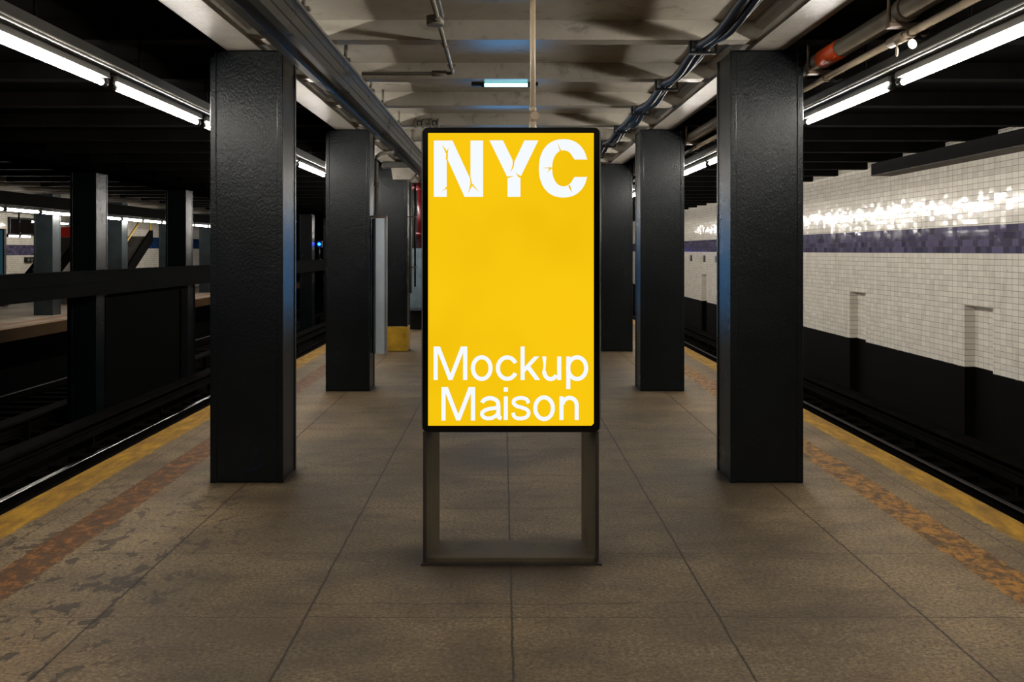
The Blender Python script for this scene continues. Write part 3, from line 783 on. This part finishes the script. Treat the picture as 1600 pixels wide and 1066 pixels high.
# cabinet and red standpipe at the fourth column
t = thing('electrical_cabinet', 'grey-blue electrical cabinet mounted on the fourth left column', 'cabinet', (-1.52, 20.22, .39))
b = NB(); box(b, -.32, .32, 0, .295, 0, 1.23, .01); obj('case', b, M['cabinet'], t)
b = NB(); box(b, -.29, .29, -.015, 0, .04, 1.19, .006); d = obj('door', b, M['cabinet'], t)
b = NB(); box(b, .22, .25, -.035, -.015, .55, .68, .004); obj('handle', b, M['socket'], d)
t = thing('standpipe', 'dark red standpipe with flanges standing on the grey-blue cabinet', 'pipe', (-1.62, 19.8, 1.62))
b = NB(); tube(b, [(0, .5, 0), (0, .5, 1.30)], .065, 14); obj('pipe_run', b, M['red'], t)
for z in (.28, 1.18):
    b = NB(); tube(b, [(0, .5, z-.03), (0, .5, z+.03)], .10, 14); obj('flange', b, M['red'], t)
b = NB(); tube(b, [(-.22, .5, 1.22), (.16, .5, 1.22)], .06, 12); obj('valve', b, M['red'], t)
t = thing('grey_conduit', 'thin grey conduits running down the inner edge of the third left column', 'conduit', (-1.45, 16.2, .9))
b = NB(); tube(b, [(0, 0, 0), (0, 0, 1.75)], .022, 8); obj('tube', b, M['pipegrey'], t)
b = NB(); tube(b, [(.06, .1, .1), (.06, .1, 1.75)], .014, 8); obj('tube', b, M['cable'], t)
for z in (.4, 1.2):
    b = NB(); box(b, -.04, .09, -.03, .12, z, z+.02); obj('strap', b, M['bracket'], t)

# ------------------------------------------------------------------ right wall extras
t = thing('wall_beam', 'sooty boxed beam along the top of the tiled wall at the right', 'beam', (WX, 4, 2.76))
b = NB(); prism_y(b, [(-.33, .012), (-.001, .012), (-.001, .195), (-.33, .195)], 0, 12.3); obj('beam_case', b, M['darkbeam'], t)
b = NB(); prism_y(b, [(-.33, 0), (-.001, 0), (-.001, .012), (-.33, .012)], 0, 12.3); obj('soffit', b, M['soffit'], t)
for i, (px, Y) in enumerate(((1080, 33.6), (1101, 31.4), (1120, 29.6), (1065.5, 35.3))):
    t = thing('wall_vent', '%s small black vent on the tiled wall below the purple band' % ['second', 'third', 'fourth', 'leftmost'][i], 'vent', (WX, Y, 1.33), 0, 'small wall vents')
    b = NB(); box(b, -.03, 0, -.13, .13, -.10, .10, .008); obj('vent_box', b, M['socket'], t)
    b = NB(); box(b, -.036, -.03, -.10, .10, .04, .06); box(b, -.036, -.03, -.10, .10, -.01, .01); obj('slats', b, M['bracket'], t)
def signal(loc, label, base_h, dirx=0):
    t = thing('signal_lamp', label, 'lamp', loc, 0, 'blue signal lamps')
    b = NB(); box(b, -.05, .05, -.05, .05, base_h, base_h+.03); tube(b, [(0, 0, base_h), (0, 0, -.07)], .02, 8); obj('post', b, M['socket'], t)
    b = NB(); box(b, -.09, .09, -.02, .10, -.12, .12, .015); obj('housing', b, M['socket'], t)
    b = NB(); bmesh.ops.create_uvsphere(b, u_segments=14, v_segments=8, radius=.055, matrix=Matrix.Translation((0, -.05, 0))); obj('lens', b, M['bluelens'], t)
signal((-6.27, 35.1, 1.80), 'blue glowing signal lamp above the parapet, seen left of the second left column', -.527)
signal((6.111, 36.5, 1.62), 'blue glowing signal lamp near the tiled wall behind the second right column', -.15)

# ------------------------------------------------------------------ far platform things
def stair(x0, x1, y0, n, label, hr, hrmat, z0=0, rise=.17, run=.30):
    t = thing('staircase', label, 'stairs', (x0, y0, z0))
    w = x1-x0
    for i in range(n):
        b = NB(); box(b, .06, w-.06, i*run, i*run+run+.02, (i+1)*rise-.035, (i+1)*rise); box(b, .06, w-.06, i*run, i*run+.015, i*rise, (i+1)*rise-.035); obj('step', b, M['wood'], t)
    for xx in (0, w-.06):
        b = NB()
        a = [(xx, -.05, 0), (xx, .28, 0), (xx, n*run+.2, n*rise-.16), (xx, n*run+.2, n*rise+.20), (xx, n*run, n*rise+.20), (xx, -.05, .20)]
        v1 = [b.verts.new(p) for p in a]; v2 = [b.verts.new((p[0]+.06, p[1], p[2])) for p in a]
        for i in range(6): b.faces.new((v1[i], v1[(i+1) % 6], v2[(i+1) % 6], v2[i]))
        b.faces.new(v1); b.faces.new(v2[::-1]); obj('stringer', b, M['dark'], t)
    for xx in ((w-.03,) if hr == 1 else (.03, w-.03)):
        b = NB(); tube(b, [(xx, 0, 1.0), (xx, n*run, n*rise+1.0)], .035, 8)
        for q in (0, n): tube(b, [(xx, q*run+.02, q*rise+.1), (xx, q*run+.02, q*rise+1.0)], .03, 6)
        obj('handrail', b, hrmat, t)
stair(-13.0, -11.5, 29.9, 12, 'dark staircase with yellow handrail rising on the far platform', 1, M['handrail'])
stair(-15.4, -14.55, 31.9, 12, 'dark staircase with pale handrail deeper on the far platform', 1, M['steel'])
b = NB(); box(b, -14.2, -13.2, 34.5, 46, 0, ZB-.005); struct('wall_stair_room', b, M['tileblue'])
t = thing('red_sign', 'red sign panel hanging beyond the first parapet column on the far platform', 'sign', (-14.2, 33.4, 2.02))
b = NB(); box(b, -.55, .5, 0, .06, 0, .32, .01); obj('panel', b, M['redsign'], t)
for x in (-.4, .35):
    b = NB(); tube(b, [(x, .03, .32), (x, .03, ZB-2.02)], .015, 6); obj('hanger', b, M['socket'], t)
t = thing('wall_panel', 'dark framed panel high on the far white tiled wall', 'panel', (-18.5, 38.35, 2.22))
b = NB(); box(b, 0, .05, 0, 3.4, 0, .56); obj('board', b, M['cover'], t)
b = NB(); box(b, 0, .09, -.06, .0, -.06, .62); box(b, 0, .09, 3.4, 3.46, -.06, .62); box(b, 0, .09, 0, 3.4, .56, .62); box(b, 0, .09, 0, 3.4, -.06, 0); obj('frame', b, M['socket'], t)
t = thing('wall_box', 'small black box on the far tiled wall below its purple band', 'box', (-18.5, 39.6, 1.12))
b = NB(); box(b, 0, .08, 0, .7, 0, .20, .01); obj('case', b, M['socket'], t)
b = NB(); box(b, .08, .09, .12, .28, .05, .15); box(b, .08, .09, .42, .58, .05, .15); obj('label_plate', b, M['pipegrey'], t)
for q, y in enumerate((38.2, 40.2)):
    t = thing('wall_recess', ['low dark capped ledge on the far tiled wall, left one', 'low dark capped ledge on the far tiled wall, right one'][q], 'ledge', (-18.5, y, .62))
    b = NB(); box(b, 0, .06, 0, 1.4, 0, .07); obj('cap', b, M['cover'], t)
    b = NB(); box(b, 0, .02, 0.02, .12, -.30, 0); box(b, 0, .02, 1.26, 1.36, -.30, 0); obj('jamb', b, M['ductlite'], t)

# ------------------------------------------------------------------ world, camera
w = bpy.data.worlds.new('world'); SC.world = w; w.use_nodes = True
bg = w.node_tree.nodes['Background']; bg.inputs[0].default_value = (.8, .85, 1, 1); bg.inputs[1].default_value = .004
cam = bpy.data.cameras.new('camera'); co = bpy.data.objects.new('camera', cam); COL.objects.link(co)
cam.sensor_width = 36; cam.lens = 36; cam.sensor_fit = 'HORIZONTAL'
cam.shift_x = (800-CX)/1600; cam.shift_y = -(533-CY)/1600
co.location = (0, 0, H); co.rotation_euler = (math.radians(90), 0, 0)
cam.clip_start = .05; cam.clip_end = 200
SC.camera = co
SC.view_settings.view_transform = 'Standard'; SC.view_settings.look = 'None'
SC.view_settings.exposure = 0; SC.view_settings.gamma = GAM
cy_ = SC.cycles
cy_.use_light_tree = True; cy_.max_bounces = 6; cy_.diffuse_bounces = 3; cy_.glossy_bounces = 3; cy_.sample_clamp_indirect = 4
cy_.use_denoising = True; cy_.caustics_reflective = False; cy_.caustics_refractive = False
